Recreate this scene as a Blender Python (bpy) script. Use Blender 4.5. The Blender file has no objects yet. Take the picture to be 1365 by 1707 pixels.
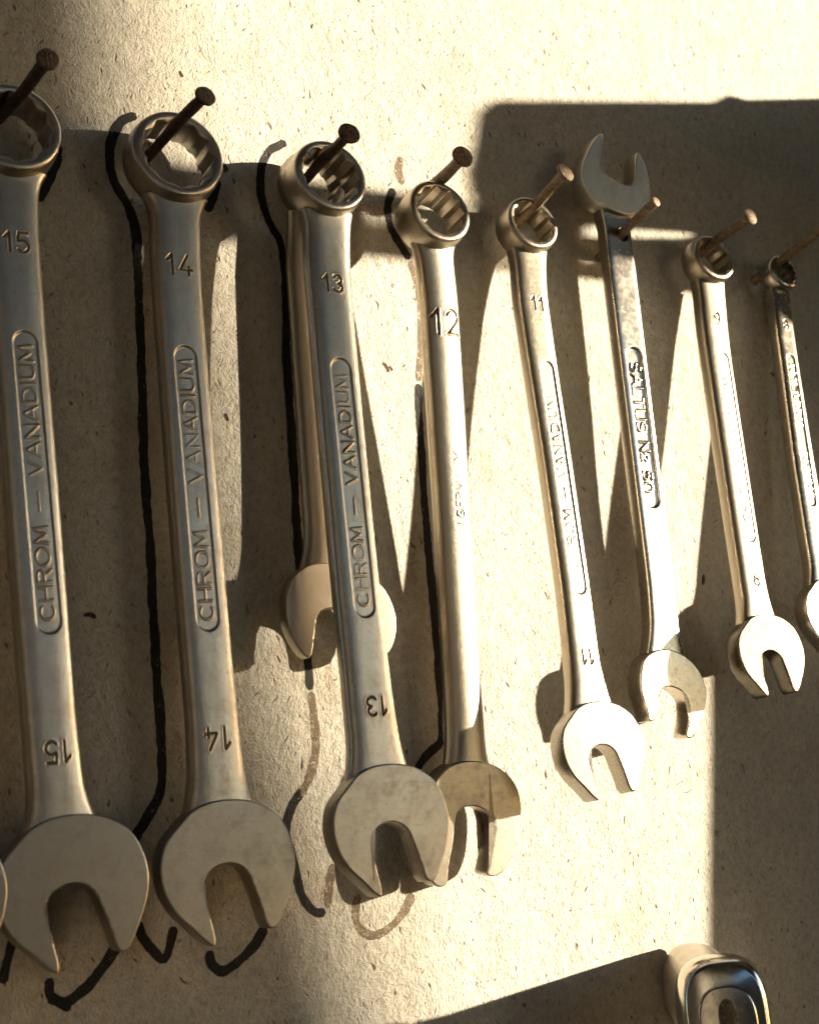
import bpy, bmesh, math, random
import numpy as np
from mathutils import Vector, Matrix

random.seed(7)
MM = 0.001
SC = bpy.context.scene
COL = SC.collection

# ------------------------------------------------------------------ camera
cam_d = bpy.data.cameras.new("camera")
cam = bpy.data.objects.new("camera", cam_d)
COL.objects.link(cam)
SC.camera = cam
CAMX = Vector((0.86876487, -0.48635366, -0.0933152))
CAMY = Vector((0.00072097, -0.18718766, 0.98232391))
CAMZ = Vector((-0.49522428, -0.85347578, -0.16227142))
m = Matrix((CAMX, CAMY, CAMZ)).transposed().to_4x4()
m.translation = Vector((-170.49, -293.825, -55.865)) * MM
cam.matrix_world = m
cam_d.sensor_fit = 'VERTICAL'
cam_d.sensor_height = 30.0
cam_d.lens = 2404.1 / 1707.0 * 30.0
cam_d.clip_start = 0.01
cam_d.clip_end = 50.0
cam_d.dof.use_dof = True
cam_d.dof.focus_distance = 0.335
cam_d.dof.aperture_fstop = 18.0

# ------------------------------------------------------------------ light
SUN_DIR = Vector((1.9, -1.0, 0.23)).normalized()
world = bpy.data.worlds.new("World")
SC.world = world
world.use_nodes = True
wn = world.node_tree.nodes
wl = world.node_tree.links
bg = wn["Background"]
sky = wn.new("ShaderNodeTexSky")
sky.sky_type = 'NISHITA'
sky.sun_disc = False
sky.sun_elevation = math.asin(SUN_DIR.z)
sky.sun_rotation = math.atan2(SUN_DIR.x, SUN_DIR.y)
sky.dust_density = 0.3
sky.air_density = 0.9
sky.ozone_density = 2.5
wl.new(sky.outputs[0], bg.inputs[0])
bg.inputs[1].default_value = 0.14
sun_d = bpy.data.lights.new("sun", 'SUN')
sun_d.energy = 5.0
sun_d.angle = math.radians(0.85)
sun_d.color = (1.0, 0.855, 0.62)
sun = bpy.data.objects.new("sun", sun_d)
COL.objects.link(sun)
sun.rotation_euler = SUN_DIR.to_track_quat('Z', 'Y').to_euler()
SC.view_settings.view_transform = 'Standard'
SC.view_settings.look = 'None'
SC.view_settings.exposure = 2.3
SC.view_settings.gamma = 1.0
SC.view_settings.use_curve_mapping = False
SC.cycles.max_bounces = 8


# ------------------------------------------------------------------ materials
class NT:
    def __init__(self, name):
        self.mat = bpy.data.materials.new(name)
        self.mat.use_nodes = True
        self.t = self.mat.node_tree
        self.b = self.t.nodes["Principled BSDF"]

    def n(self, typ, **kw):
        nd = self.t.nodes.new(typ)
        for k, v in kw.items():
            if k.startswith('i_'):
                key = k[2:]
                key = int(key) if key.isdigit() else key.replace('_', ' ')
                nd.inputs[key].default_value = v
            else:
                setattr(nd, k, v)
        return nd

    def l(self, a, b):
        self.t.links.new(a, b)

    def ramp(self, src, p0, p1, c0=(0, 0, 0, 1), c1=(1, 1, 1, 1)):
        r = self.n('ShaderNodeValToRGB')
        r.color_ramp.elements[0].position = p0
        r.color_ramp.elements[1].position = p1
        r.color_ramp.elements[0].color = c0
        r.color_ramp.elements[1].color = c1
        self.l(src, r.inputs[0])
        return r.outputs[0]

    def mix(self, fac, a, b, mode='MIX'):
        x = self.n('ShaderNodeMix', data_type='RGBA', blend_type=mode)
        for s, v in ((0, fac), (6, a), (7, b)):
            if hasattr(v, 'links'):
                self.l(v, x.inputs[s])
            else:
                x.inputs[s].default_value = v
        return x.outputs[2]

    def math(self, op, a, b=0.0):
        x = self.n('ShaderNodeMath', operation=op)
        for s, v in ((0, a), (1, b)):
            if hasattr(v, 'links'):
                self.l(v, x.inputs[s])
            else:
                x.inputs[s].default_value = v
        return x.outputs[0]


def coords_mm(t, rot=(0, 0, 0), scale=(1, 1, 1)):
    tc = t.n('ShaderNodeTexCoord')
    mp = t.n('ShaderNodeMapping')
    mp.inputs['Scale'].default_value = tuple(1000 * s for s in scale)
    mp.inputs['Rotation'].default_value = rot
    t.l(tc.outputs['Object'], mp.inputs[0])
    return mp.outputs[0]


def plaster_relief(t):
    """streaky trowelled plaster with pits; returns (height in mm, pit mask)"""
    base = coords_mm(t)
    # warp the coordinates so that the strokes bend
    wn_ = t.n('ShaderNodeTexNoise', i_Scale=0.06, i_Detail=4.0)
    t.l(base, wn_.inputs['Vector'])
    sub = t.n('ShaderNodeVectorMath', operation='SUBTRACT')
    sub.inputs[1].default_value = (.5, .5, .5)
    t.l(wn_.outputs['Color'], sub.inputs[0])
    scl = t.n('ShaderNodeVectorMath', operation='SCALE')
    scl.inputs['Scale'].default_value = 13.0
    t.l(sub.outputs[0], scl.inputs[0])
    add = t.n('ShaderNodeVectorMath', operation='ADD')
    t.l(base, add.inputs[0])
    t.l(scl.outputs[0], add.inputs[1])
    warp = add.outputs[0]

    def streak(rot, sx, sz, sc, det=3.0):
        mp = t.n('ShaderNodeMapping')
        mp.inputs['Rotation'].default_value = (0, rot, 0)
        mp2 = t.n('ShaderNodeMapping')
        mp2.inputs['Scale'].default_value = (sx, 1, sz)
        t.l(warp, mp.inputs[0])
        t.l(mp.outputs[0], mp2.inputs[0])
        nz = t.n('ShaderNodeTexNoise', i_Scale=sc, i_Detail=det, i_Roughness=0.6)
        t.l(mp2.outputs[0], nz.inputs['Vector'])
        return nz.outputs[0], mp2.outputs[0]

    s1, v1 = streak(0.2, 1.0, 0.34, 1.6)
    s2, v2 = streak(-0.6, 1.0, 0.28, 2.2)
    big = t.n('ShaderNodeTexNoise', i_Scale=0.09, i_Detail=3.0)
    t.l(base, big.inputs['Vector'])
    midn = t.n('ShaderNodeTexNoise', i_Scale=0.45, i_Detail=4.0)
    t.l(base, midn.inputs['Vector'])
    # pits: sparse cells, elongated
    vo = t.n('ShaderNodeTexVoronoi', i_Scale=0.42, feature='F1')
    vo.inputs['Randomness'].default_value = 1.0
    t.l(v1, vo.inputs['Vector'])
    d = t.ramp(vo.outputs['Distance'], 0.06, 0.17, (1, 1, 1, 1), (0, 0, 0, 1))
    sep = t.n('ShaderNodeSeparateColor')
    t.l(vo.outputs['Color'], sep.inputs[0])
    gate = t.ramp(sep.outputs[0], 0.42, 0.5)
    pit = t.math('MULTIPLY', d, gate)
    vo2 = t.n('ShaderNodeTexVoronoi', i_Scale=0.75, feature='F1')
    t.l(v2, vo2.inputs['Vector'])
    d2 = t.ramp(vo2.outputs['Distance'], 0.07, 0.2, (1, 1, 1, 1), (0, 0, 0, 1))
    sep2 = t.n('ShaderNodeSeparateColor')
    t.l(vo2.outputs['Color'], sep2.inputs[0])
    gate2 = t.ramp(sep2.outputs[1], 0.45, 0.5)
    pit = t.math('MAXIMUM', pit, t.math('MULTIPLY', t.math('MULTIPLY', d2, gate2), 0.7))
    h = t.math('ADD', t.math('MULTIPLY', s1, 0.25), t.math('MULTIPLY', s2, 0.21))
    h = t.math('ADD', h, t.math('MULTIPLY', big.outputs[0], 1.1))
    h = t.math('ADD', h, t.math('MULTIPLY', midn.outputs[0], 0.4))
    gr = t.n('ShaderNodeTexNoise', i_Scale=1.7, i_Detail=3.0, i_Roughness=0.7)
    t.l(base, gr.inputs['Vector'])
    h = t.math('ADD', h, t.math('MULTIPLY', gr.outputs[0], 0.34))
    h = t.math('SUBTRACT', h, t.math('MULTIPLY', pit, 0.34))
    t.streaks = t.math('MULTIPLY', t.ramp(s1, 0.30, 0.52), t.ramp(s2, 0.28, 0.5))
    return h, pit, big.outputs[0], midn.outputs[0]


def wall_material():
    t = NT('plaster')
    h, pit, big, midn = plaster_relief(t)
    c = t.mix(t.ramp(midn, 0.35, 0.7), (0.44, 0.405, 0.345, 1), (0.54, 0.505, 0.44, 1))
    c = t.mix(t.ramp(big, 0.3, 0.75), c, t.mix(0.5, c, (0.34, 0.33, 0.30, 1)))
    # rusty / dirty patches
    pz = t.n('ShaderNodeTexNoise', i_Scale=0.06, i_Detail=5.0, i_Roughness=0.65)
    t.l(coords_mm(t, (0.3, 0.4, 0)), pz.inputs['Vector'])
    c = t.mix(t.math('MULTIPLY', t.ramp(pz.outputs[0], 0.54, 0.78), 0.45), c, (0.30, 0.22, 0.14, 1))
    c = t.mix(t.ramp(t.streaks, 0.0, 1.0), t.mix(0.42, c, (0.17, 0.135, 0.10, 1)), c)
    c = t.mix(t.math('MULTIPLY', pit, 0.85), c, (0.10, 0.07, 0.045, 1))  # dirt-dark pit colour, also standing in for the shadow inside each pit
    t.l(c, t.b.inputs['Base Color'])
    t.b.inputs['Roughness'].default_value = 0.75
    t.b.inputs['Specular IOR Level'].default_value = 0.25
    bp = t.n('ShaderNodeBump', i_Strength=0.85, i_Distance=MM)
    t.l(h, bp.inputs['Height'])
    t.l(bp.outputs[0], t.b.inputs['Normal'])
    return t.mat


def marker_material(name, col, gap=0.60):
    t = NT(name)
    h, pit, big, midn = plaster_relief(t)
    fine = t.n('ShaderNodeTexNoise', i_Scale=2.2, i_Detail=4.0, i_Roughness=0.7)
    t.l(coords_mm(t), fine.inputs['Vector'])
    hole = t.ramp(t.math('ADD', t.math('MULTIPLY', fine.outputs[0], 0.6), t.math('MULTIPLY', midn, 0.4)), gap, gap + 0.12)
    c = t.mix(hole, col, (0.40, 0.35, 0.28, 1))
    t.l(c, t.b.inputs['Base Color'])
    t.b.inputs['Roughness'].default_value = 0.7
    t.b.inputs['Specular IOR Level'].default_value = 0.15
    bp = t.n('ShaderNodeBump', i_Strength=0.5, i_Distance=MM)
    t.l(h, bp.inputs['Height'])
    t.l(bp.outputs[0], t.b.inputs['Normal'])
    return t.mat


def steel(name, col, rough, grain=0.02, grime=0.35, brush=False, gcol=(0.13, 0.085, 0.05, 1)):
    t = NT(name)
    v = coords_mm(t)
    n1 = t.n('ShaderNodeTexNoise', i_Scale=0.2, i_Detail=8.0, i_Roughness=0.75)
    t.l(v, n1.inputs['Vector'])
    n2 = t.n('ShaderNodeTexNoise', i_Scale=5.5, i_Detail=2.0)
    t.l(v, n2.inputs['Vector'])
    n3 = t.n('ShaderNodeTexNoise', i_Scale=0.9, i_Detail=5.0)
    t.l(v, n3.inputs['Vector'])
    g = t.math('MULTIPLY', t.ramp(n1.outputs[0], 0.48, 0.72), grime)
    g2 = t.math('MULTIPLY', t.ramp(n3.outputs[0], 0.6, 0.72), grime * 0.7)
    g = t.math('MAXIMUM', g, g2)
    at = t.n('ShaderNodeAttribute', attribute_name='grime')
    g = t.math('MAXIMUM', g, at.outputs['Fac'])
    c = t.mix(g, col, gcol)
    t.l(c, t.b.inputs['Base Color'])
    t.b.inputs['Metallic'].default_value = 1.0
    r = t.math('ADD', t.math('MULTIPLY', n3.outputs[0], 0.14), rough - 0.07)
    r = t.math('ADD', r, t.math('MULTIPLY', g, 0.3))
    t.l(r, t.b.inputs['Roughness'])
    hgt = n2.outputs[0]
    if brush:
        mp = t.n('ShaderNodeMapping')
        mp.inputs['Scale'].default_value = (0.15, 4.0, 4.0)
        t.l(v, mp.inputs[0])
        n4 = t.n('ShaderNodeTexNoise', i_Scale=1.2, i_Detail=3.0)
        t.l(mp.outputs[0], n4.inputs['Vector'])
        hgt = n4.outputs[0]
    # handling scratches: sparse thin lines in two directions
    scr = None
    for rot, sc in ((0.8, 0.9), (-0.5, 1.3)):
        mp = t.n('ShaderNodeMapping')
        mp.inputs['Rotation'].default_value = (0, rot, 0)
        mp2 = t.n('ShaderNodeMapping')
        mp2.inputs['Scale'].default_value = (0.10, 0.3, 3.2)
        t.l(v, mp.inputs[0])
        t.l(mp.outputs[0], mp2.inputs[0])
        nn = t.n('ShaderNodeTexNoise', i_Scale=sc, i_Detail=2.0, i_Distortion=0.3)
        t.l(mp2.outputs[0], nn.inputs['Vector'])
        q = t.ramp(nn.outputs[0], 0.655, 0.69)
        scr = q if scr is None else t.math('MAXIMUM', scr, q)
    hgt = t.math('SUBTRACT', hgt, t.math('MULTIPLY', scr, 0.2 if brush else 0.08))
    hh = t.math('ADD', t.math('MULTIPLY', hgt, grain), t.math('MULTIPLY', n1.outputs[0], grain * 3))
    bp = t.n('ShaderNodeBump', i_Strength=1.0, i_Distance=MM)
    t.l(hh, bp.inputs['Height'])
    t.l(bp.outputs[0], t.b.inputs['Normal'])
    return t.mat


def rust(name, base, light):
    t = NT(name)
    v = coords_mm(t)
    n1 = t.n('ShaderNodeTexNoise', i_Scale=0.7, i_Detail=6.0, i_Roughness=0.7)
    t.l(v, n1.inputs['Vector'])
    c = t.mix(t.ramp(n1.outputs[0], 0.35, 0.7), base, light)
    t.l(c, t.b.inputs['Base Color'])
    t.b.inputs['Metallic'].default_value = 0.35
    t.b.inputs['Roughness'].default_value = 0.55
    bp = t.n('ShaderNodeBump', i_Strength=0.9, i_Distance=MM)
    t.l(t.math('MULTIPLY', n1.outputs[0], 0.35), bp.inputs['Height'])
    t.l(bp.outputs[0], t.b.inputs['Normal'])
    return t.mat


def wood_material():
    t = NT('weathered_wood')
    v = coords_mm(t, scale=(1, 1, 0.08))
    n1 = t.n('ShaderNodeTexNoise', i_Scale=0.5, i_Detail=5.0)
    t.l(v, n1.inputs['Vector'])
    t.l(t.mix(n1.outputs[0], (0.045, 0.042, 0.037, 1), (0.13, 0.12, 0.105, 1)), t.b.inputs['Base Color'])
    t.b.inputs['Roughness'].default_value = 0.8
    return t.mat


M_WALL = wall_material()
M_MARK = marker_material('black_marker', (0.018, 0.017, 0.016, 1))
M_MARK_LIT = marker_material('sunlit_marker', (0.13, 0.095, 0.065, 1), 0.52)  # same marker ink, lighter brown painted in where sunlight falls on it
M_CHIP = marker_material('rusty_chip', (0.055, 0.032, 0.02, 1), 0.6)
M_SATIN = steel('satin_chrome', (0.58, 0.53, 0.46, 1), 0.34, grain=0.03)
M_FACE = steel('ground_steel_face', (0.42, 0.385, 0.34, 1), 0.35, grain=0.02, grime=0.35, brush=True)
M_WARM = steel('worn_warm_chrome', (0.46, 0.41, 0.335, 1), 0.33, grain=0.03, grime=0.15)
M_FACE2 = steel('worn_ground_face', (0.33, 0.31, 0.27, 1), 0.28, grain=0.02, grime=0.18, brush=True)
M_TARN = steel('tarnished_face', (0.12, 0.108, 0.088, 1), 0.24, grain=0.025, grime=0.3, brush=True)
M_POLISH = steel('polished_steel', (0.56, 0.51, 0.44, 1), 0.22, grain=0.008, grime=0.3, brush=True)
M_CHROME = steel('bright_chrome', (0.70, 0.66, 0.60, 1), 0.13, grain=0.008, grime=0.25)
M_NAIL = rust('rusty_nail_iron', (0.035, 0.02, 0.013, 1), (0.13, 0.085, 0.05, 1))
M_NAIL2 = rust('pale_nail_iron', (0.10, 0.06, 0.035, 1), (0.30, 0.23, 0.15, 1))
M_WOOD = wood_material()


# ------------------------------------------------------------------ helpers
def link_mesh(name, verts, faces, mat, parent=None, smooth=True, flat=None):
    me = bpy.data.meshes.new(name)
    me.from_pydata([tuple(v) for v in verts], [], faces)
    me.validate()
    me.update()
    if smooth:
        me.polygons.foreach_set('use_smooth', [True] * len(me.polygons))
        if flat:
            for i in flat:
                if i < len(me.polygons):
                    me.polygons[i].use_smooth = False
    me.materials.append(mat)
    o = bpy.data.objects.new(name, me)
    COL.objects.link(o)
    if parent:
        o.parent = parent
    return o


def link_bm(name, bm, mat, parent=None, smooth=True):
    bmesh.ops.recalc_face_normals(bm, faces=bm.faces)
    me = bpy.data.meshes.new(name)
    bm.to_mesh(me)
    bm.free()
    if smooth:
        for p in me.polygons:
            if len(p.vertices) <= 4:
                p.use_smooth = True
    me.materials.append(mat)
    o = bpy.data.objects.new(name, me)
    COL.objects.link(o)
    if parent:
        o.parent = parent
    return o


def grid_mesh(name, P, mat, parent, close_v=True):
    """P: array (rows, cols, 3); cols wrap around; ends capped"""
    R_, C_, _ = P.shape
    verts = P.reshape(-1, 3)
    i = np.arange(R_ - 1)[:, None] * C_
    j = np.arange(C_)[None, :]
    jn = (j + 1) % C_
    q = np.stack([i + j, i + jn, i + C_ + jn, i + C_ + j], axis=-1).reshape(-1, 4)
    me = bpy.data.meshes.new(name)
    nf = len(q)
    caps = [list(range(C_)), list(range((R_ - 1) * C_, R_ * C_))[::-1]] if close_v else []
    nl = nf * 4 + sum(len(c) for c in caps)
    me.vertices.add(len(verts))
    me.vertices.foreach_set('co', verts.astype(np.float32).ravel())
    me.loops.add(nl)
    li = np.concatenate([q.ravel()] + [np.array(c) for c in caps]) if caps else q.ravel()
    me.loops.foreach_set('vertex_index', li.astype(np.int32))
    me.polygons.add(nf + len(caps))
    st = list(range(0, nf * 4, 4))
    p = nf * 4
    for c in caps:
        st.append(p)
        p += len(c)
    me.polygons.foreach_set('loop_start', np.array(st, dtype=np.int32))
    me.update(calc_edges=True)
    me.validate()
    sm = [True] * nf + [False] * len(caps)
    me.polygons.foreach_set('use_smooth', sm)
    me.materials.append(mat)
    o = bpy.data.objects.new(name, me)
    COL.objects.link(o)
    if parent:
        o.parent = parent
    return o


def catmull(pts, n=6, closed=True):
    pts = [np.array(p, float) for p in pts]
    N = len(pts)
    out = []
    rng = range(N) if closed else range(N - 1)
    for i in rng:
        if closed:
            p0, p1, p2, p3 = pts[i - 1], pts[i], pts[(i + 1) % N], pts[(i + 2) % N]
        else:
            p0, p1, p2, p3 = pts[max(i - 1, 0)], pts[i], pts[i + 1], pts[min(i + 2, N - 1)]
        # centripetal parametrisation
        t0 = 0
        t1 = t0 + max(np.linalg.norm(p1 - p0), 1e-6) ** .5
        t2 = t1 + max(np.linalg.norm(p2 - p1), 1e-6) ** .5
        t3 = t2 + max(np.linalg.norm(p3 - p2), 1e-6) ** .5
        for k in range(n):
            t = t1 + (t2 - t1) * k / n
            A1 = (t1 - t) / (t1 - t0) * p0 + (t - t0) / (t1 - t0) * p1
            A2 = (t2 - t) / (t2 - t1) * p1 + (t - t1) / (t2 - t1) * p2
            A3 = (t3 - t) / (t3 - t2) * p2 + (t - t2) / (t3 - t2) * p3
            B1 = (t2 - t) / (t2 - t0) * A1 + (t - t0) / (t2 - t0) * A2
            B2 = (t3 - t) / (t3 - t1) * A2 + (t - t1) / (t3 - t1) * A3
            out.append((t2 - t) / (t2 - t1) * B1 + (t - t1) / (t2 - t1) * B2)
    if not closed:
        out.append(pts[-1])
    return np.array(out)


def sstep(a, b, x):
    t = np.clip((x - a) / (b - a), 0, 1)
    return t * t * (3 - 2 * t)


# ------------------------------------------------------------------ single-stroke lettering
def arc(cx, cy, rx, ry, a0, a1, n=12):
    return [(cx + rx * math.cos(math.radians(a0 + (a1 - a0) * k / n)),
             cy + ry * math.sin(math.radians(a0 + (a1 - a0) * k / n))) for k in range(n + 1)]


GL = {
    'C': (.72, [arc(.38, .5, .38, .5, 50, 310)]),
    'H': (.66, [[(0, 0), (0, 1)], [(.66, 0), (.66, 1)], [(0, .5), (.66, .5)]]),
    'R': (.62, [[(0, 0), (0, 1), (.35, 1)] + arc(.35, .76, .25, .24, 90, -90, 8) + [(0, .52)], [(.3, .52), (.62, 0)]]),
    'O': (.86, [arc(.43, .5, .43, .5, 0, 360, 20)]),
    'M': (.84, [[(0, 0), (0.08, 1), (.42, .2), (.76, 1), (.84, 0)]]),
    '-': (.95, [[(0, .45), (.95, .45)]]),
    'V': (.74, [[(0, 1), (.37, 0), (.74, 1)]]),
    'A': (.74, [[(0, 0), (.37, 1), (.74, 0)], [(.14, .35), (.6, .35)]]),
    'N': (.66, [[(0, 0), (0, 1), (.66, 0), (.66, 1)]]),
    'D': (.68, [[(0, 0), (0, 1), (.25, 1)] + arc(.25, .5, .43, .5, 90, -90, 12) + [(0, 0)]]),
    'I': (.05, [[(.02, 0), (.02, 1)]]),
    'U': (.66, [[(0, 1), (0, .33)] + arc(.33, .33, .33, .33, 180, 360, 10) + [(.66, 1)]]),
    'W': (1.0, [[(0, 1), (.25, 0), (.5, .8), (.75, 0), (1, 1)]]),
    '.': (.1, [[(.03, 0), (.06, .05)]]),
    'G': (.76, [arc(.38, .5, .38, .5, 50, 335) + [(.74, .45), (.42, .45)]]),
    'E': (.55, [[(.55, 1), (0, 1), (0, 0), (.55, 0)], [(0, .52), (.45, .52)]]),
    'Y': (.72, [[(0, 1), (.36, .48), (.72, 1)], [(.36, .48), (.36, 0)]]),
    'S': (.6, [arc(.3, .74, .28, .26, 40, 250, 9) + arc(.3, .25, .29, .25, 75, -140, 9)]),
    'L': (.5, [[(0, 1), (0, 0), (.5, 0)]]),
    'T': (.66, [[(0, 1), (.66, 1)], [(.33, 1), (.33, 0)]]),
    'o': (.42, [arc(.21, .58, .2, .24, 0, 360, 12), [(0, .12), (.42, .12)]]),
    '1': (.32, [[(0, .72), (.25, 1), (.25, 0)]]),
    '2': (.56, [arc(.28, .72, .27, .28, 165, -25, 9) + [(0, 0), (.56, 0)]]),
    '3': (.56, [arc(.26, .75, .26, .25, 150, -80, 9), arc(.26, .26, .29, .26, 85, -150, 10)]),
    '4': (.6, [[(.42, 0), (.42, .45)], [(.4, 1), (0, .27), (.6, .27)]]),
    '5': (.56, [[(.52, 1), (.08, 1), (.04, .56)] + arc(.26, .31, .28, .31, 125, -145, 11)]),
    '8': (.56, [arc(.28, .75, .24, .25, 0, 360, 14), arc(.28, .26, .28, .26, 0, 360, 14)]),
    '9': (.56, [arc(.28, .7, .26, .3, 0, 360, 14), [(.54, .7), (.5, .35), (.3, .02)]]),
    '0': (.62, [arc(.31, .5, .31, .5, 0, 360, 18)]),
    ' ': (.35, []),
}


def text_strokes(s, height, length=None, gap=.26):
    """polylines in text space centred on 0: x along the line, y up"""
    w = sum(GL[c][0] for c in s) + gap * (len(s) - 1)
    sx = (length / w) if length else height
    out = []
    x = -w / 2
    for c in s:
        for st in GL[c][1]:
            out.append([((x + px) * sx, (py - .5) * height) for px, py in st])
        x += GL[c][0] + gap
    return out


def place(strokes, u, v, ang):
    """text space -> tool (u right, v down). ang: 0 upright, 180 upside down, 90 reads bottom to top, -90 top to bottom"""
    ca, sa = math.cos(math.radians(ang)), math.sin(math.radians(ang))
    return [[(u + x * ca - y * sa, v - (x * sa + y * ca)) for x, y in st] for st in strokes]


def relief_of(strokes, U, V, r, edge):
    """0..1 mask of the strokes on grid U,V"""
    D = np.full(U.shape, 9.0)
    for st in strokes:
        for a, b in zip(st[:-1], st[1:]):
            x0, x1 = min(a[0], b[0]) - 1.0, max(a[0], b[0]) + 1.0
            y0, y1 = min(a[1], b[1]) - 1.0, max(a[1], b[1]) + 1.0
            rows = np.where((V[:, 0] > y0) & (V[:, 0] < y1))[0]
            if len(rows) == 0:
                continue
            sl = slice(rows[0], rows[-1] + 1)
            u, v = U[sl], V[sl]
            dx, dy = b[0] - a[0], b[1] - a[1]
            L2 = dx * dx + dy * dy + 1e-9
            t = np.clip(((u - a[0]) * dx + (v - a[1]) * dy) / L2, 0, 1)
            d = np.hypot(u - a[0] - t * dx, v - a[1] - t * dy)
            D[sl] = np.minimum(D[sl], d)
    return 1 - sstep(r - edge, r + edge, D)


# ------------------------------------------------------------------ wrench parts (local mm: x right, z up = -v, y = -w)
def loc(u, v, w):
    return np.stack([np.asarray(u, float) * MM, -np.asarray(w, float) * MM, -np.asarray(v, float) * MM], axis=-1)


def make_shaft(parent, name, mat, st, v0, v1, thick, n_exp, wtop, wbot, flare0, flare1, pan=None, letters=None,
               digits=(), hole=None, panel_depth=.35, letter_h=.3, seam=.18, crown=0.0):
    """st: list of (v, u centre, half width). wtop/wbot: height of front face at the two ends (mm, 0 = head front)"""
    nv = int((v1 - v0) / .2)
    v = np.linspace(v0, v1, nv)
    sv = [s[0] for s in st]
    uc = np.interp(v, sv, [s[1] for s in st])
    # blend the centre line to 0 at both heads
    hw = np.interp(v, sv, [s[2] for s in st])
    ker = np.ones(41) / 41
    pad = lambda a: np.convolve(np.pad(a, 20, mode='edge'), ker, mode='valid')
    uc, hw = pad(uc), pad(hw)
    uc = uc * sstep(v0 - 2, v0 + 16, v) * (1 - .6 * sstep(v1 - 16, v1, v))
    f0, fl0 = flare0
    f1, fl1 = flare1
    hw = hw + (f0 - hw[0]) * np.clip(1 - (v - v0) / fl0, 0, 1) ** 2.2
    hw = hw + (f1 - hw[-1]) * np.clip(1 - (v1 - v) / fl1, 0, 1) ** 2.0
    hv = np.interp(v, [v0, v1], [wtop, wbot])
    ht = np.full(nv, thick / 2.0)
    nf = 110
    t = np.linspace(-math.pi / 2, math.pi / 2, nf)
    s = np.sin(t) * .995
    fr = (1 - np.abs(s) ** n_exp) ** (1 / n_exp)
    nb = 26
    t2 = np.linspace(math.pi / 2, -math.pi / 2, nb + 2)[1:-1]
    s2 = np.sin(t2)
    bk = -(1 - np.abs(s2) ** n_exp) ** (1 / n_exp)
    S = np.concatenate([s, s2])
    Hh = np.concatenate([fr, bk])
    U = uc[:, None] + hw[:, None] * S[None, :]
    Wd = (hv - ht)[:, None] + ht[:, None] * Hh[None, :]
    V = np.repeat(v[:, None], U.shape[1], axis=1)
    # forging flash along the middle of both sides
    seamw = np.exp(-(Hh / .16) ** 2)[None, :] * seam
    U = U + np.sign(S)[None, :] * seamw
    Uf, Vf, Wf = U[:, :nf], V[:, :nf], Wd[:, :nf].copy()
    if crown:
        Wf -= crown * (s[None, :] ** 2)
    if pan:
        (ua, va), (ub, vb), pw = pan
        dx, dy = ub - ua, vb - va
        Lp = math.hypot(dx, dy)
        ex, ey = dx / Lp, dy / Lp
        a0, a1 = pw, Lp - pw
        tt = np.clip((Uf - ua) * ex + (Vf - va) * ey, a0, a1)
        d = np.hypot(Uf - ua - tt * ex, Vf - va - tt * ey)
        d_pan = d
        Wf -= panel_depth * (1 - sstep(pw - .22, pw + .18, d))
    if letters:
        wear = .62 + .38 * np.sin(Vf * .21 + v1) * np.sin(Vf * .083 + 2.1 * v1) + .18 * np.sin(Vf * .9 + Uf * .7 + v1)
        Wf += letter_h * np.clip(wear, .25, 1) * relief_of(letters[0], Uf, Vf, letters[1], .13)
    for dg, r, depth in digits:
        Wf -= depth * relief_of(dg, Uf, Vf, r, .14)
        Wf += depth * .3 * (relief_of(dg, Uf, Vf, r + .28, .2) - relief_of(dg, Uf, Vf, r, .2))
    if hole:
        hu, hv_, hr = hole
        d = np.hypot(Uf - hu, Vf - hv_)
        Wf -= (thick * .9) * (1 - sstep(hr - .25, hr + .05, d))
    Wd[:, :nf] = Wf
    o = grid_mesh(name, loc(U, V, Wd), mat, parent)
    G = np.zeros(U.shape)
    for dg, r, depth in digits:
        G[:, :nf] = np.maximum(G[:, :nf], .85 * relief_of(dg, Uf, Vf, r + .02, .12))
    if letters and not pan:
        G[:, :nf] = np.maximum(G[:, :nf], .8 * relief_of(letters[0], Uf, Vf, letters[1], .12))
    elif letters:
        halo = relief_of(letters[0], Uf, Vf, letters[1] + .22, .12) - relief_of(letters[0], Uf, Vf, letters[1] - .02, .12)
        G[:, :nf] = np.maximum(G[:, :nf], .45 * np.clip(halo, 0, 1))
    if pan:
        G[:, :nf] = np.maximum(G[:, :nf], .3 * np.exp(-((d_pan - pw) / .2) ** 2))
    at = o.data.attributes.new('grime', 'FLOAT', 'POINT')
    at.data.foreach_set('value', G.astype(np.float32).ravel())
    return o


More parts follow.
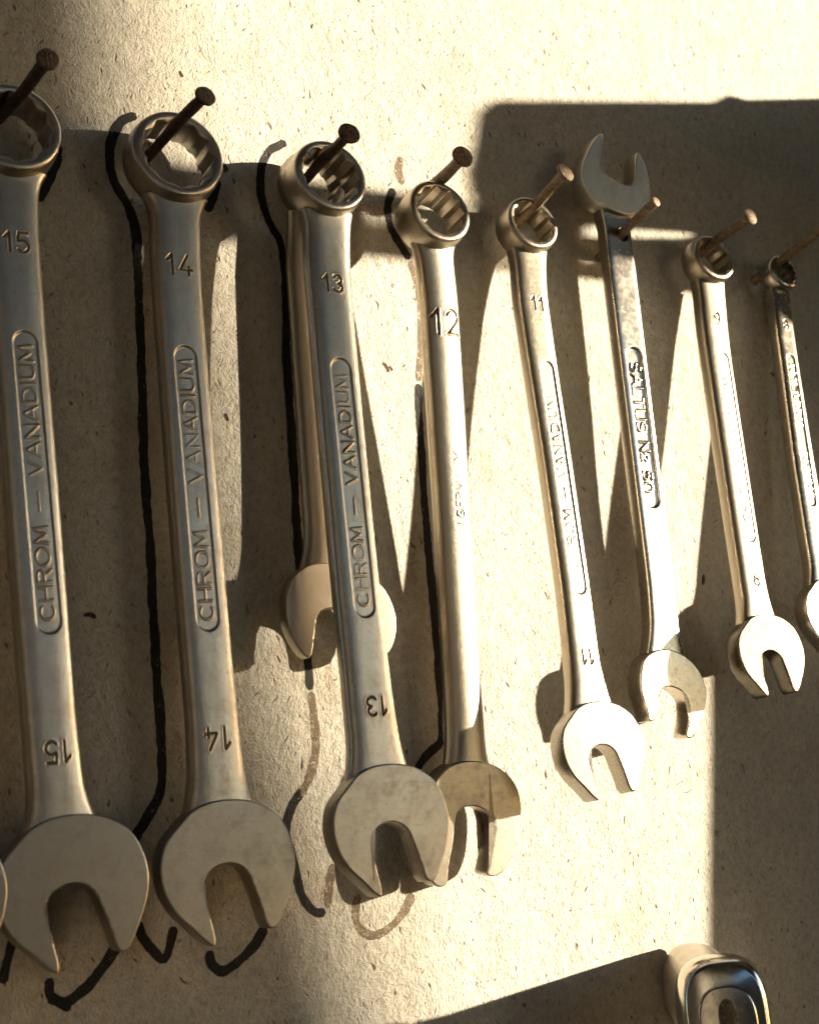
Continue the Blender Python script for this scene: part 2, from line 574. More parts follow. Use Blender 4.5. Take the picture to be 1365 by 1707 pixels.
def make_ring(parent, R, thick, tilt, mat, ri=None, tip=0.0):
    """twelve point box end round the local origin, its front at w = 0"""
    ri = ri or R * .73
    n = 240
    th = np.linspace(0, 2 * math.pi, n, endpoint=False)

    def hexr(a):
        return ri * .96 / np.cos((a + math.pi / 6) % (math.pi / 3) - math.pi / 6)
    star = np.maximum(hexr(th), hexr(th + math.pi / 6))
    star = star * (1 - .0)
    h = thick / 2
    prof = [  # (base: 0 = inner star, 1 = round radius value) radius, w
        ('s', 0.0, -h + .7), ('s', 0.0, 0.0), ('s', 0.0, h - .55), ('s', .12, h - .3),
        ('r', ri * 1.10, h - .1), ('r', ri * 1.125, h), ('r', R - .75, h), ('r', R - .42, h - .12), ('r', R - .15, h - .4), ('r', R, h - .85),
        ('r', R + .18, h * .35), ('r', R + .22, 0), ('r', R + .18, -h * .35), ('r', R - .1, -h + 1.0), ('r', R - .5, -h + .35),
        ('r', R - 1.0, -h), ('r', ri * 1.15, -h), ('r', ri * 1.1, -h + .1)]
    P = np.zeros((n, len(prof), 3))
    ct, stt = np.cos(th), np.sin(th)
    for k, (kd, r, w) in enumerate(prof):
        rr = star + r if kd == 's' else np.full(n, r)
        if kd == 'r' and r > R - .2:
            rr = rr + .12 * np.sin(3 * th + R) * .5
        P[:, k] = loc(rr * ct, rr * stt, np.full(n, w - h))
    P = np.concatenate([P, P[:1]], axis=0)
    o = grid_mesh('box_end', P, mat, parent, close_v=False)
    # split creases around the star edge so that its facets read
    o.rotation_euler = (math.radians(tilt), 0, 0)
    return o


def make_jaw(parent, outline, centre_v, thick, mat, name='open_end', front=0.0, bev=.35, back_bev=.8, rot=0.0, scale=1.0, side_round=0.0, uoff=0.0, dishes=None):
    pts = catmull(outline, 7)
    pts = pts * scale
    if rot:
        c, s = math.cos(rot), math.sin(rot)
        pts = np.stack([pts[:, 0] * c - pts[:, 1] * s, pts[:, 0] * s + pts[:, 1] * c], axis=1)
    # orientation and normals
    area = .5 * np.sum(pts[:, 0] * np.roll(pts[:, 1], -1) - np.roll(pts[:, 0], -1) * pts[:, 1])
    if area < 0:
        pts = pts[::-1]
    tg = np.roll(pts, -1, axis=0) - np.roll(pts, 1, axis=0)
    tg /= np.linalg.norm(tg, axis=1)[:, None] + 1e-9
    nr = np.stack([tg[:, 1], -tg[:, 0]], axis=1)   # outward for CCW
    for _ in range(2):
        nr = nr + .5 * (np.roll(nr, 1, axis=0) + np.roll(nr, -1, axis=0))
        nr /= np.linalg.norm(nr, axis=1)[:, None] + 1e-9
    h = thick
    lay = [(back_bev, -h), (back_bev * .3, -h + back_bev * .3), (0, -h + back_bev)]
    if side_round:
        lay += [(-side_round, -h * .5)]
    lay += [(0, -bev * 1.2), (bev * .12, -bev * .55), (bev * .4, -bev * .18), (bev * .95, 0)]
    bm = bmesh.new()
    rings = []
    for ins, w in lay:
        q = pts - nr * ins
        P = loc(q[:, 0] + uoff, q[:, 1] + centre_v, np.full(len(q), w + front))
        rings.append([bm.verts.new(p) for p in P])
    n = len(pts)
    for a, b in zip(rings[:-1], rings[1:]):
        for i in range(n):
            bm.faces.new((a[i], a[(i + 1) % n], b[(i + 1) % n], b[i]))
    f1 = bm.faces.new(rings[-1])
    f0 = bm.faces.new(rings[0][::-1])
    r = bmesh.ops.triangulate(bm, faces=[f1, f0])
    capf = set(r['faces'])
    bmesh.ops.recalc_face_normals(bm, faces=bm.faces)
    for f in bm.faces:
        f.smooth = f not in capf
    me = bpy.data.meshes.new(name)
    bm.to_mesh(me)
    bm.free()
    me.materials.append(mat)
    o = bpy.data.objects.new(name, me)
    COL.objects.link(o)
    o.parent = parent
    return o


def root_for(name, G, J, label, cat, group):
    """Empty at the top end G of a tool whose other end is J (mm)"""
    G, J = Vector(G), Vector(J)
    v = (J - G).normalized()
    o = Vector((0, -1, 0))
    w = (o - v * o.dot(v)).normalized()
    u = w.cross(v)
    if u.x < 0:
        u = -u
    # local x = u, local y = -w, local z = -v
    mt = Matrix((u, -w, -v)).transposed().to_4x4()
    mt.translation = G * MM
    e = bpy.data.objects.new(name, None)
    e.empty_display_size = .01
    COL.objects.link(e)
    e.matrix_world = mt
    e['label'] = label
    e['category'] = cat
    if group:
        e['group'] = group
    return e, (J - G).length


TMPL = [(-9.54, -9.15), (-12.9, -5.4), (-14.05, -0.91), (-13.49, 3.73), (-11.3, 7.97), (-7.82, 11.59), (-5.13, 14.33), (-3.91, 14.95), (-3.58, 13.85), (-4.27, 9.4), (-4.9, 5.86), (-5.24, 3.51), (-4.18, 1.07), (-1.91, -0.32), (0.68, -0.52), (2.83, 0.3), (4.4, 2.0), (5.15, 4.09), (6.51, 8.37), (7.53, 12.01), (8.37, 13.05), (9.58, 12.85), (11.71, 9.57), (13.84, 5.06), (14.92, 0.37), (14.26, -4.53), (11.93, -8.99), (7.49, -12.04), (2.29, -13.2), (-2.92, -12.92), (-6.85, -11.49)]
T12 = [(-10.81, -7.68), (-12.05, -2.55), (-12.94, 4.46), (-13.41, 9.53), (-12.45, 13.39), (-10.71, 14.53), (-9.17, 14.14), (-7.97, 9.89), (-6.56, 4.84), (-5.84, 1.0), (-4.58, -1.54), (-1.41, -2.3), (2.44, -0.93), (4.8, 1.56), (4.19, 5.47), (2.39, 10.58), (1.73, 13.13), (2.94, 13.73), (5.84, 13.16), (8.82, 9.7), (10.79, 5.2), (12.13, -1.38), (10.88, -6.13), (7.12, -10.03), (1.66, -12.09), (-3.85, -12.28), (-7.84, -10.83)]
T10B = [(-9.07, -4.71), (-9.65, -0.36), (-8.49, 4.77), (-7.92, 7.4), (-6.39, 7.03), (-4.89, 4.2), (-3.84, 0.59), (-2.17, -0.67), (0.46, -0.57), (3.3, 0.86), (4.84, 3.44), (4.26, 7.54), (2.92, 11.57), (4.37, 12.09), (6.98, 9.88), (9.73, 5.57), (10.96, 1.15), (10.34, -2.61), (7.6, -6.44), (3.19, -9.24), (-1.44, -10.1), (-5.31, -9.3), (-7.77, -7.6)]
T10T = [(-3.33, -12.64), (-5.01, -11.69), (-8.49, -7.1), (-11.06, -1.71), (-11.18, 2.45), (-9.11, 5.96), (-4.55, 8.15), (2.15, 9.41), (7.35, 7.72), (10.4, 4.44), (11.07, 0.95), (10.83, -3.28), (9.41, -7.85), (8.17, -9.2), (7.35, -7.53), (6.62, -3.51), (5.53, 0.21), (3.25, 0.88), (-0.6, 0.09), (-3.38, -1.18), (-4.86, -3.47), (-3.93, -7.82), (-3.02, -12.02)]
TBK = [(-12.28, -5.23), (-13.17, -1.92), (-13.02, 3.34), (-11.12, 7.93), (-9.38, 10.17), (-8.26, 10.7), (-7.48, 9.66), (-6.68, 5.99), (-6.06, 2.68), (-4.92, 0.69), (-2.66, -0.12), (1.8, -0.14), (5.51, 0.65), (7.96, 2.68), (8.95, 6.06), (9.48, 9.44), (10.96, 10.13), (12.64, 8.12), (13.85, 4.04), (13.53, -0.06), (11.23, -4.84), (6.86, -8.21), (0.93, -10.15), (-6.5, -10.0), (-10.26, -7.92)]

# ------------------------------------------------------------------ wall
def build_wall():
    nx, nz = 140, 120
    xs = np.linspace(-420, 420, nx)
    zs = np.linspace(-380, 380, nz)
    X, Z = np.meshgrid(xs, zs)
    Y = .25 * np.sin(X * .045 + 1.3 * np.sin(Z * .031)) * np.sin(Z * .038 + .7)
    P = np.stack([X, Y, Z], axis=-1).reshape(-1, 3) * MM
    back = P.copy()
    back[:, 1] = 60 * MM
    F = []
    for j in range(nz - 1):
        for i in range(nx - 1):
            a = j * nx + i
            F.append((a, a + 1, a + nx + 1, a + nx))
    c = [0, nx - 1, nz * nx - 1, (nz - 1) * nx]
    V = [tuple(p) for p in P]
    k = len(V)
    V += [tuple(back[i]) for i in c]
    F.append((k, k + 3, k + 2, k + 1))
    bot = list(range(0, nx))
    F.append(tuple(bot[::-1]) + (k, k + 1))
    top = [(nz - 1) * nx + i for i in range(nx)]
    F.append(tuple(top) + (k + 2, k + 3))
    lf = [j * nx for j in range(nz)]
    F.append(tuple(lf) + (k + 3, k))
    rt = [j * nx + nx - 1 for j in range(nz)]
    F.append(tuple(rt[::-1]) + (k + 1, k + 2))
    o = link_mesh('wall', V, F, M_WALL)
    o['label'] = 'rough beige plaster wall the wrenches hang on'
    o['category'] = 'wall'
    return o


def wall_y(x, z):
    return .25 * math.sin(x * .045 + 1.3 * math.sin(z * .031)) * math.sin(z * .038 + .7)


WALL = build_wall()


def stroke_on_wall(pts, width, mat, seed=0, name='marker_outline'):
    rnd = random.Random(seed)
    P = catmull(pts, 8, closed=False)
    # resample about every 0.8 mm
    d = np.r_[0, np.cumsum(np.linalg.norm(np.diff(P, axis=0), axis=1))]
    n = max(4, int(d[-1] / .7))
    s = np.linspace(0, d[-1], n)
    P = np.stack([np.interp(s, d, P[:, 0]), np.interp(s, d, P[:, 1])], axis=1)
    tg = np.gradient(P, axis=0)
    tg /= np.linalg.norm(tg, axis=1)[:, None] + 1e-9
    nr = np.stack([-tg[:, 1], tg[:, 0]], axis=1)
    V, F = [], []
    wl_, wr_ = width / 2, width / 2
    for i in range(n):
        wl_ += rnd.uniform(-.13, .13) + (width / 2 - wl_) * .25
        wr_ += rnd.uniform(-.13, .13) + (width / 2 - wr_) * .25
        e = min(i, n - 1 - i) * .7
        k = math.sqrt(max(0.0, 1 - max(0, 1 - (e + .12) / (width / 2)) ** 2))
        for a in (wl_ * k, wl_ * k * .33, -wr_ * k * .33, -wr_ * k):
            q = P[i] + nr[i] * a
            V.append((q[0] * MM, (wall_y(q[0], q[1]) - .035) * MM, q[1] * MM))
        if i:
            for c in range(3):
                b = (i - 1) * 4 + c
                F.append((b, b + 1, b + 5, b + 4))
    # give the paint film a back so that it has thickness
    nV = len(V)
    V += [(x, y + .025 * MM, z) for x, y, z in V]
    F += [tuple(nV + q for q in f[::-1]) for f in list(F)]
    o = link_mesh(name, V, F, mat, WALL)
    return o


BL = [
    [(-61.6, 92.1), (-65.0, 90.5), (-67.8, 85.5), (-68.6, 79.9), (-67.4, 74.4), (-65.0, 69.7), (-63.8, 64.8), (-63.8, 55.0), (-64.4, 34.2), (-65.3, 7.1), (-65.1, -6.1), (-65.5, -32.0), (-65.9, -57.1), (-67.2, -61.3), (-70.3, -65.3), (-72.9, -68.9)],
    [(-73.0, -84.9), (-72.3, -88.0), (-70.1, -91.2), (-68.0, -93.3), (-66.3, -90.6), (-65.3, -87.1)],
    [(-57.8, -93.0), (-57.8, -95.5), (-55.5, -97.6), (-52.0, -96.3), (-47.7, -93.3), (-45.1, -90.0)],
    [(-91.4, -93.3), (-91.4, -96.7), (-88.8, -98.5), (-84.8, -96.6), (-81.2, -93.5), (-78.3, -90.0), (-75.3, -86.4)],
    [(-92.1, -97.5), (-90.3, -97.8), (-87.8, -100.0)],
    [(-80.3, 82.7), (-80.9, 78.4), (-83.0, 73.2), (-85.3, 68.8)],
    [(-42.8, 78.8), (-44.3, 74.2), (-46.2, 70.7)],
    [(-98.2, -84.3), (-99.4, -88.6), (-100.7, -92.9)],
    [(-24.3, 90.4), (-28.6, 88.0), (-31.5, 82.4), (-31.9, 75.5), (-30.2, 69.0), (-28.3, 65.5), (-27.7, 58.1), (-29.0, 36.1), (-29.3, 21.7), (-29.7, 7.5), (-30.1, -9.2), (-29.9, -20.2)],
    [(-29.8, -30.4), (-29.9, -35.2), (-29.8, -40.5)],
    [(-33.8, -62.4), (-35.8, -64.4), (-37.7, -67.5), (-38.6, -71.2), (-37.5, -75.3), (-36.9, -80.3), (-35.5, -85.6), (-32.4, -88.8), (-30.6, -88.6)],
    [(4.1, 82.0), (2.0, 77.0), (2.2, 72.4), (4.7, 67.1), (6.9, 63.9)],
    [(6.0, 31.9), (5.4, 22.8), (4.8, 7.9), (4.3, -6.8), (4.2, -21.3), (3.9, -35.5), (3.5, -49.6), (2.6, -54.4), (-1.5, -57.5), (-5.1, -61.3)],
]
SUN_BL = [
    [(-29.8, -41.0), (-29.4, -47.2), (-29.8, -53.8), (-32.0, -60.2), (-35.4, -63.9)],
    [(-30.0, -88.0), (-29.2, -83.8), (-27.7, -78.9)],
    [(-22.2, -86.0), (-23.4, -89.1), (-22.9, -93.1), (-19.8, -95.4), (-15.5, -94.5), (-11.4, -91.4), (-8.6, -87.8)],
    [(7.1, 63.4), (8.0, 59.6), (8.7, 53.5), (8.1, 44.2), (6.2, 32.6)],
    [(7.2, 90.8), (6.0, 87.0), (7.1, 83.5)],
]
for i, s in enumerate(BL):
    stroke_on_wall(s, 2.1, M_MARK, i)
for i, s in enumerate(SUN_BL):
    stroke_on_wall(s, 1.9, M_MARK_LIT, 50 + i)

CHIPS = [([(-3.5, 36.7), (-2.4, 35.8), (-2.1, 34.5)], 1.0), ([(-1.6, 36.0), (-0.9, 34.9)], 0.7), ([(-80.5, -21.9), (-79.0, -21.7), (-78.0, -22.5)], 0.9), ([(-41.8, 83.0), (-40.4, 82.0), (-41.1, 81.0)], 1.3), ([(-45.6, 22.6), (-44.9, 20.9)], 1.1), ([(88.5, -17.1), (87.6, -19.8)], 0.8), ([(123.2, 40.6), (124.1, 39.3)], 0.8), ([(-50.3, 104.8), (-49.6, 103.4)], 0.8)]
for i, (s, w) in enumerate(CHIPS):
    stroke_on_wall(s, w, M_CHIP, 90 + i, 'wall_chip')

# ------------------------------------------------------------------ added sun-side boards (unseen at the right, outlines shaped to cast the big shadows)
def to_board(pts, X0, sx=1.9, sz=0.23):
    """wall positions (X, Z) of a shadow edge -> (depth, Z) on a board standing at X0 square to the wall"""
    return [((X0 - x) / sx, z + sz * (X0 - x) / sx) for x, z in pts]


def board(name, X0, outer, holes, thick, label, cat):
    cu = bpy.data.curves.new(name, 'CURVE')
    cu.dimensions = '2D'
    cu.fill_mode = 'BOTH'
    for pl in [outer] + holes:
        sp = cu.splines.new('POLY')
        sp.points.add(len(pl) - 1)
        for p, (d, z) in zip(sp.points, pl):
            p.co = (d * MM, z * MM, 0, 1)
        sp.use_cyclic_u = True
    cu.extrude = thick / 2 * MM
    tmp = bpy.data.objects.new(name, cu)
    COL.objects.link(tmp)
    dg = bpy.context.evaluated_depsgraph_get()
    me = bpy.data.meshes.new_from_object(tmp.evaluated_get(dg))
    bpy.data.objects.remove(tmp)
    me.materials.clear()
    me.materials.append(M_WOOD)
    o = bpy.data.objects.new(name, me)
    COL.objects.link(o)
    # curve x -> world -y, curve y -> world z, curve z -> world -x
    mt = Matrix(((0, 0, -1), (-1, 0, 0), (0, 1, 0))).to_4x4()
    mt.translation = Vector((X0 * MM, 0, 0))
    o.matrix_world = mt
    o['label'] = label
    o['category'] = cat
    return o


GA = [(30.1, 81.0), (28.2, 84.3), (28.0, 88.9), (31.3, 98.4), (33.2, 106.2), (38.8, 110.4), (117.7, 121.8), (124.1, 125.0), (127.4, 124.0), (226, 140), (226, -190),
      (74, -170.3), (76.2, -113.4), (88.1, -44.6), (104.5, -7.8), (112.4, 50.6), (100.0, 62.1), (65.6, 63.1), (28.7, 63.3), (28.2, 80.2), (10, 79.8), (9, 63.3), (-7.1, 63.3), (-42.9, 64.2), (-80.5, 65.1), (-112, 66), (-112, 82), (-79.6, 82.), (-51.8, 82.0), (-5.3, 81.4)]
SL1 = [(60.8, 78.2), (100, 80.0), (104, 79.6), (99.3, 78.4), (60.3, 74.8)]
SL2 = [(30.6, 66.2), (39.4, 66.5), (39.2, 65.3), (30.4, 65.1)]
SL3 = [(62.5 + 4.2 * math.cos(k * .52), 71.0 + 4.0 * math.sin(k * .52)) for k in range(12)]
SL4 = [(-1 + 4.2 * math.cos(k * .52), 75.0 + 3.8 * math.sin(k * .52)) for k in range(12)]
XA = 230.0
board('shadow_caster_near', XA, to_board(GA, XA), [to_board(SL1, XA), to_board(SL2, XA), to_board(SL3, XA), to_board(SL4, XA)], 5.0,
      'added unseen board right of the wrenches, cut to cast shadows on the wall', 'shadow board')
XB = 1300.0
GB = [(-68, 160), (-64.3, 119.8), (-62.6, 90.7), (-45, 48.4), (-42, 0.5), (-36.5, -39.8), (-31.5, -62.6), (-25.5, -86.6), (-19.9, -125.8),
      (-5.7, -200), (-5.7, -620), (-1700, -620), (-1700, 420), (-75, 420), (-75, 200)]
board('shadow_caster_far', XB, to_board(GB, XB), [], 12.0,
      'added unseen far board, cut to shade the left part of the wall', 'plank')

# ------------------------------------------------------------------ added overhead, left and opposite boards, out of frame, to block sky light
def boards(name, boxes, label, cat):
    bm = bmesh.new()
    for c, d in boxes:
        bmesh.ops.create_cube(bm, size=1.0, matrix=Matrix.Translation(Vector(c) * MM) @ Matrix.Diagonal((d[0] * MM, d[1] * MM, d[2] * MM, 1)))
    bmesh.ops.bevel(bm, geom=bm.edges[:], offset=.002, segments=1, affect='EDGES')
    o = link_bm(name, bm, M_WOOD, smooth=False)
    o['label'] = label
    o['category'] = cat
    return o


boards('sky_blocker_top', [((430, -105 - k * 152, 460 + (k % 2) * 3), (1760, 151, 24)) for k in range(10)],
       'added unseen boards above the plaster wall that block sky light', 'light blocker')
boards('sky_blocker_left', [((-432 - (k % 2) * 4, -75 - k * 101, -60), (18, 100, 1010)) for k in range(16)],
       'added unseen dark boards beyond the left edge that block sky light', 'partition')
boards('sky_blocker_opposite', [((-380 + k * 122, -1690 - (k % 2) * 4, -60), (121, 18, 1010)) for k in range(11)],
       'added unseen dark boards facing the plaster wall that block sky light', 'shed wall')

# ------------------------------------------------------------------ combination wrenches
GRP = 'combination wrenches hung in a row by size'


def combo(key, G, J, R, JR, st, label, pan=None, pw=2.5, tx=None, txh=3.0, digits=(), rt=8.5, jt=6.0, stt=5.2, n_exp=3.3, tilt=-5,
          mats=(None, None), jaw=None, jrot=0.0, text='CHROM - VANADIUM', tbase=None, name='combination_wrench', ri=None,
          group=GRP, digit_w=.2, digit_d=.3, crown=0.0, back_bev=.9):
    ms = mats[0] or M_SATIN
    mf = mats[1] or M_FACE
    e, L = root_for(name, G, J, label, 'wrench', group)
    k = JR / 14.4
    letters = None
    if tx:
        vm, vl = (tx[0] + tx[1]) / 2, abs(tx[0] - tx[1])
        if pan:
            f = (vm - pan[0][1]) / (pan[1][1] - pan[0][1])
            um = pan[0][0] + f * (pan[1][0] - pan[0][0])
            ang = 90 + math.degrees(math.atan2(pan[1][0] - pan[0][0], pan[1][1] - pan[0][1]))
        else:
            um, ang = tbase, 90
        letters = (place(text_strokes(text, txh, vl), um, vm, ang), .17)
    dg = []
    for (u, v, t, h, flip) in digits:
        dg.append((place(text_strokes(t, h, None, .3), u, v, 180 if flip else 0), digit_w, digit_d))
    v0 = R * .86
    v1 = L - JR * .45
    panel = ((pan[0][0], pan[0][1]), (pan[1][0], pan[1][1]), pw) if pan else None
    make_shaft(e, 'handle', ms, st, v0, v1, stt, n_exp, -1.9, -.9, (R * .72, 6.0), (JR * .66, 11 * k + 3), panel, letters, dg,
               letter_h=.24 if pan else -.3, crown=crown)
    make_ring(e, R, rt, tilt, ms, ri)
    make_jaw(e, jaw or TMPL, L, jt, mf, scale=1.0 if jaw else k, rot=jrot, back_bev=back_bev)
    return e


combo('16', (-126.4, -12, 80.8), (-117.0, -17, -74.3), 10.9, 13.6, [(12.2, -1.9, 5.8), (77.4, -1.03, 5.3), (133.8, -0.03, 5.3)],
      'satin chrome wrench cut off by the left edge, only the side of its jaw showing')
combo('15', (-93.1, -12.0, 79.9), (-90.8, -17.0, -75.3), 10.3, 14.6,
      [(12.3, -0.8, 5.5), (46.2, -1.1, 5.5), (77.1, -1.1, 5.5), (100.2, -1.2, 5.5), (123.6, -1.2, 5.3), (135.1, -1.0, 5.5)],
      'large satin chrome combination wrench stamped 15, at the far left', pan=[(-0.6, 44.5), (-0.2, 106.8)], tx=(104.0, 47.6), txh=2.8,
      digits=[(-0.8, 25.11, '15', 4.3, 0), (-0.6, 129.8, '15', 4.1, 1)])
combo('14', (-56.8, -12.0, 78.6), (-58.9, -16.0, -75.4), 10.6, 14.4,
      [(13.1, -0.9, 5.7), (34.5, -1.0, 5.5), (75.5, -0.7, 5.5), (100.0, -0.4, 5.5), (124.8, 0.0, 5.5), (136.9, 0.1, 6.0)],
      'satin chrome combination wrench stamped 14, with a dark nail through its ring', pan=[(-1.1, 44.28), (-0.1, 106.27)], tx=(103.8, 47.4), txh=2.9,
      digits=[(-1.0, 25.59, '14', 4.7, 0), (0.0, 128.45, '14', 4.5, 1)])
combo('13', (-23.3, -19.5, 74.5), (-25.7, -24.5, -70.7), 9.0, 13.6,
      [(11.3, -1.0, 5.7), (30.1, -1.2, 5.4), (54.5, -1.4, 5.4), (98.3, -1.4, 5.4), (117.9, -1.0, 5.6), (129.6, -0.7, 6.0)],
      'satin chrome combination wrench stamped 13, hanging in front of another wrench', pan=[(-1.2, 43.4), (-0.8, 101.6)], tx=(99.0, 47.3), txh=2.7,
      digits=[(-1.3, 25.6, '13', 3.9, 0), (-0.3, 120.6, '13', 3.9, 1)], rt=8.0)
combo('12', (5.7, -18.5, 69.5), (4.3, -10.0, -71.9), 8.2, 12.2,
      [(12.3, 0.7, 4.95), (32.0, 0.7, 4.9), (48.9, 0.7, 4.85), (67.1, 0.6, 4.7), (95.3, 0.5, 4.7), (115.9, 0.5, 4.7), (126.6, 0.4, 5.1)],
      'round-shouldered chrome wrench stamped 12 and W.GERMANY, without a lettering panel', tx=(77.2, 58.1), txh=2.2, tbase=1.2, text='W.GERMANY',
      digits=[(0.6, 26.7, '12', 5.9, 0)], rt=9.0, n_exp=2.35, tilt=-12, jaw=T12, mats=(M_WARM, M_FACE), digit_w=.32, digit_d=.4, stt=6.0)
combo('11', (37.8, -11.0, 72.7), (31.3, -23.7, -59.2), 7.5, 11.5,
      [(11.2, -1.3, 4.7), (37.8, -0.9, 4.4), (63.4, -0.3, 4.25), (94.2, -0.1, 4.15), (112.3, -0.4, 4.3), (119.3, -0.3, 5.0)],
      'sunlit chrome combination wrench stamped 11, beside the tall shadow gap', pan=[(-0.5, 37.2), (0.3, 96.5)], pw=2.0, tx=(90, 46.7), txh=2.4,
      digits=[(-0.9, 21.7, '11', 3.6, 0), (-0.3, 111.6, '11', 3.4, 1)], rt=7.5, n_exp=3.8, jt=5.5, mats=(M_WARM, M_FACE2))
combo('9', (98.2, -10.0, 69.3), (88.9, -21.0, -40.1), 6.9, 10.9,
      [(8.6, -0.6, 4.6), (30.3, -1.1, 4.3), (58.0, -1.1, 4.3), (91.3, -0.9, 4.3), (97.0, -0.8, 4.6)],
      'small sunlit chrome wrench stamped 9, second from the right edge', pan=[(-0.4, 27.8), (-0.3, 81.0)], pw=1.9, tx=(75.5, 35.4), txh=2.2,
      digits=[(-0.7, 17.73, '9', 3.2, 0), (-0.6, 91.13, '9', 3.2, 1)], rt=7.0, n_exp=3.8, jt=5.2, mats=(M_WARM, M_TARN))
combo('8', (125.4, -8.5, 68.2), (116.4, -17.5, -30.4), 5.3, 10.2,
      [(7.2, -0.6, 3.4), (27.0, -0.9, 3.3), (55.7, -1.1, 3.8), (81.3, -0.8, 3.9)],
      'smallest polished wrench, stamped 8, cut off by the right edge', pan=[(-0.9, 25.36), (-1.1, 69.71)], pw=1.5, tx=(67.2, 28.2), txh=1.9,
      digits=[(-0.9, 16.18, '8', 2.6, 0)], rt=6.0, n_exp=4.5, jt=5.0, mats=(M_POLISH, M_POLISH), stt=4.6)
# wrench behind 13
combo('bk', (-21.7, -9.0, 77.6), (-25.4, -9.5, -23.7), 7.9, 13.7,
      [(12.3, -1.3, 5.6), (44.3, -1.0, 5.5), (72.4, -0.6, 5.5), (86.2, -0.3, 5.7)],
      'short rounded wrench mostly hidden behind the wrench stamped 13', mats=(M_WARM, M_WARM), jaw=TBK, rt=6.5, n_exp=2.3, jt=5.0, stt=5.5, tilt=0,
      group='wrenches sharing one nail', back_bev=1.6, ri=5.7)

# double open-ended wrench
e10, L10 = root_for('open_end_wrench', (66.0, -11.5, 87.1), (62.8, -12.4, -47.2),
                    'polished double open-ended wrench with SALTUS raised in its recessed panel, hung through a hole', 'wrench', None)
st10 = [(12.6, 0.1, 4.3), (25.0, 0.2, 4.35), (49.4, 0.6, 4.3), (75.6, 1.0, 4.25), (107.4, 1.7, 4.35), (117.4, 1.4, 4.5)]
sal = place(text_strokes('SALTUS No 50', 3.0, 34.0, .24), .9, 66.8, -90)
make_shaft(e10, 'handle', M_POLISH, st10, 5.0, L10 - 4.5, 4.6, 7.0, -1.3, -1.3, (6.2, 9.0), (7.6, 14.0),
           ((.5, 45.6), (1.5, 88.0), 2.5), (sal, .28), (), hole=(1.2, 14.6, 1.7), panel_depth=.7, letter_h=.6, seam=.3)
make_jaw(e10, T10T, 0.0, 5.6, M_SATIN, back_bev=.7)
make_jaw(e10, T10B, L10, 5.6, M_POLISH, back_bev=.7)


# ------------------------------------------------------------------ nails
def nail(head, base, rs, rh, label, mat, headless=False, seed=0):
    rnd = random.Random(seed)
    H, B = Vector(head) * MM, Vector(base) * MM
    ax = (H - B)
    Ln = ax.length
    e = bpy.data.objects.new('nail', None)
    e.empty_display_size = .005
    COL.objects.link(e)
    q = ax.to_track_quat('Z', 'Y')
    e.location = B
    e.rotation_mode = 'QUATERNION'
    e.rotation_quaternion = q
    e['label'] = label
    e['category'] = 'nail'
    e['group'] = 'nails driven into the wall'
    n, rows = 24, 26
    P = np.zeros((rows, n, 3))
    a = np.linspace(0, 2 * math.pi, n, endpoint=False)
    for i in range(rows):
        f = i / (rows - 1)
        r = rs * (1 + .05 * math.sin(9 * f + seed) + rnd.uniform(-.03, .03))
        bx = .9 * math.sin(f * 3.0 + seed * 1.7) * rs * f * (1 - f) * 2
        P[i, :, 0] = (r * np.cos(a) + bx) * MM
        P[i, :, 1] = r * np.sin(a) * MM
        P[i, :, 2] = -2 * MM + f * (Ln + 2 * MM)
    grid_mesh('shank', P, mat, e)
    if headless:
        prof = [(rs * .9, -1.0), (rs * 1.12, -.7), (rs * 1.15, -.1), (rs * 1.0, .12), (rs * .6, .2), (.02, .2)]
    else:
        prof = [(rs * .95, -1.1), (rs * 1.15, -.85), (rh * .8, -.55), (rh, -.35), (rh * 1.02, 0), (rh * .98, .28), (rh * .9, .42)]
        prof += [(rh * .9 * (1 - k / 12), .42 + .12 * (k / 12)) for k in range(1, 12)] + [(.02, .54)]
    n = 60
    a = np.linspace(0, 2 * math.pi, n, endpoint=False)
    P = np.zeros((len(prof), n, 3))
    for i, (r, z) in enumerate(prof):
        wob = 1 + .06 * np.sin(2 * a + seed) + .015 * np.sin(5 * a + seed * 2)
        x = r * wob * np.cos(a)
        y = r * wob * np.sin(a)
        zz = np.full(n, z)
        if not headless and z > .42:
            zz = zz - .16 * (np.maximum(0, np.cos(x * 6.5)) * np.maximum(0, np.cos(y * 6.5)))
        P[i, :, 0] = x * MM
        P[i, :, 1] = y * MM
        P[i, :, 2] = (zz) * MM + Ln
    grid_mesh('nail_head', P, mat, e, close_v=False)
    return e


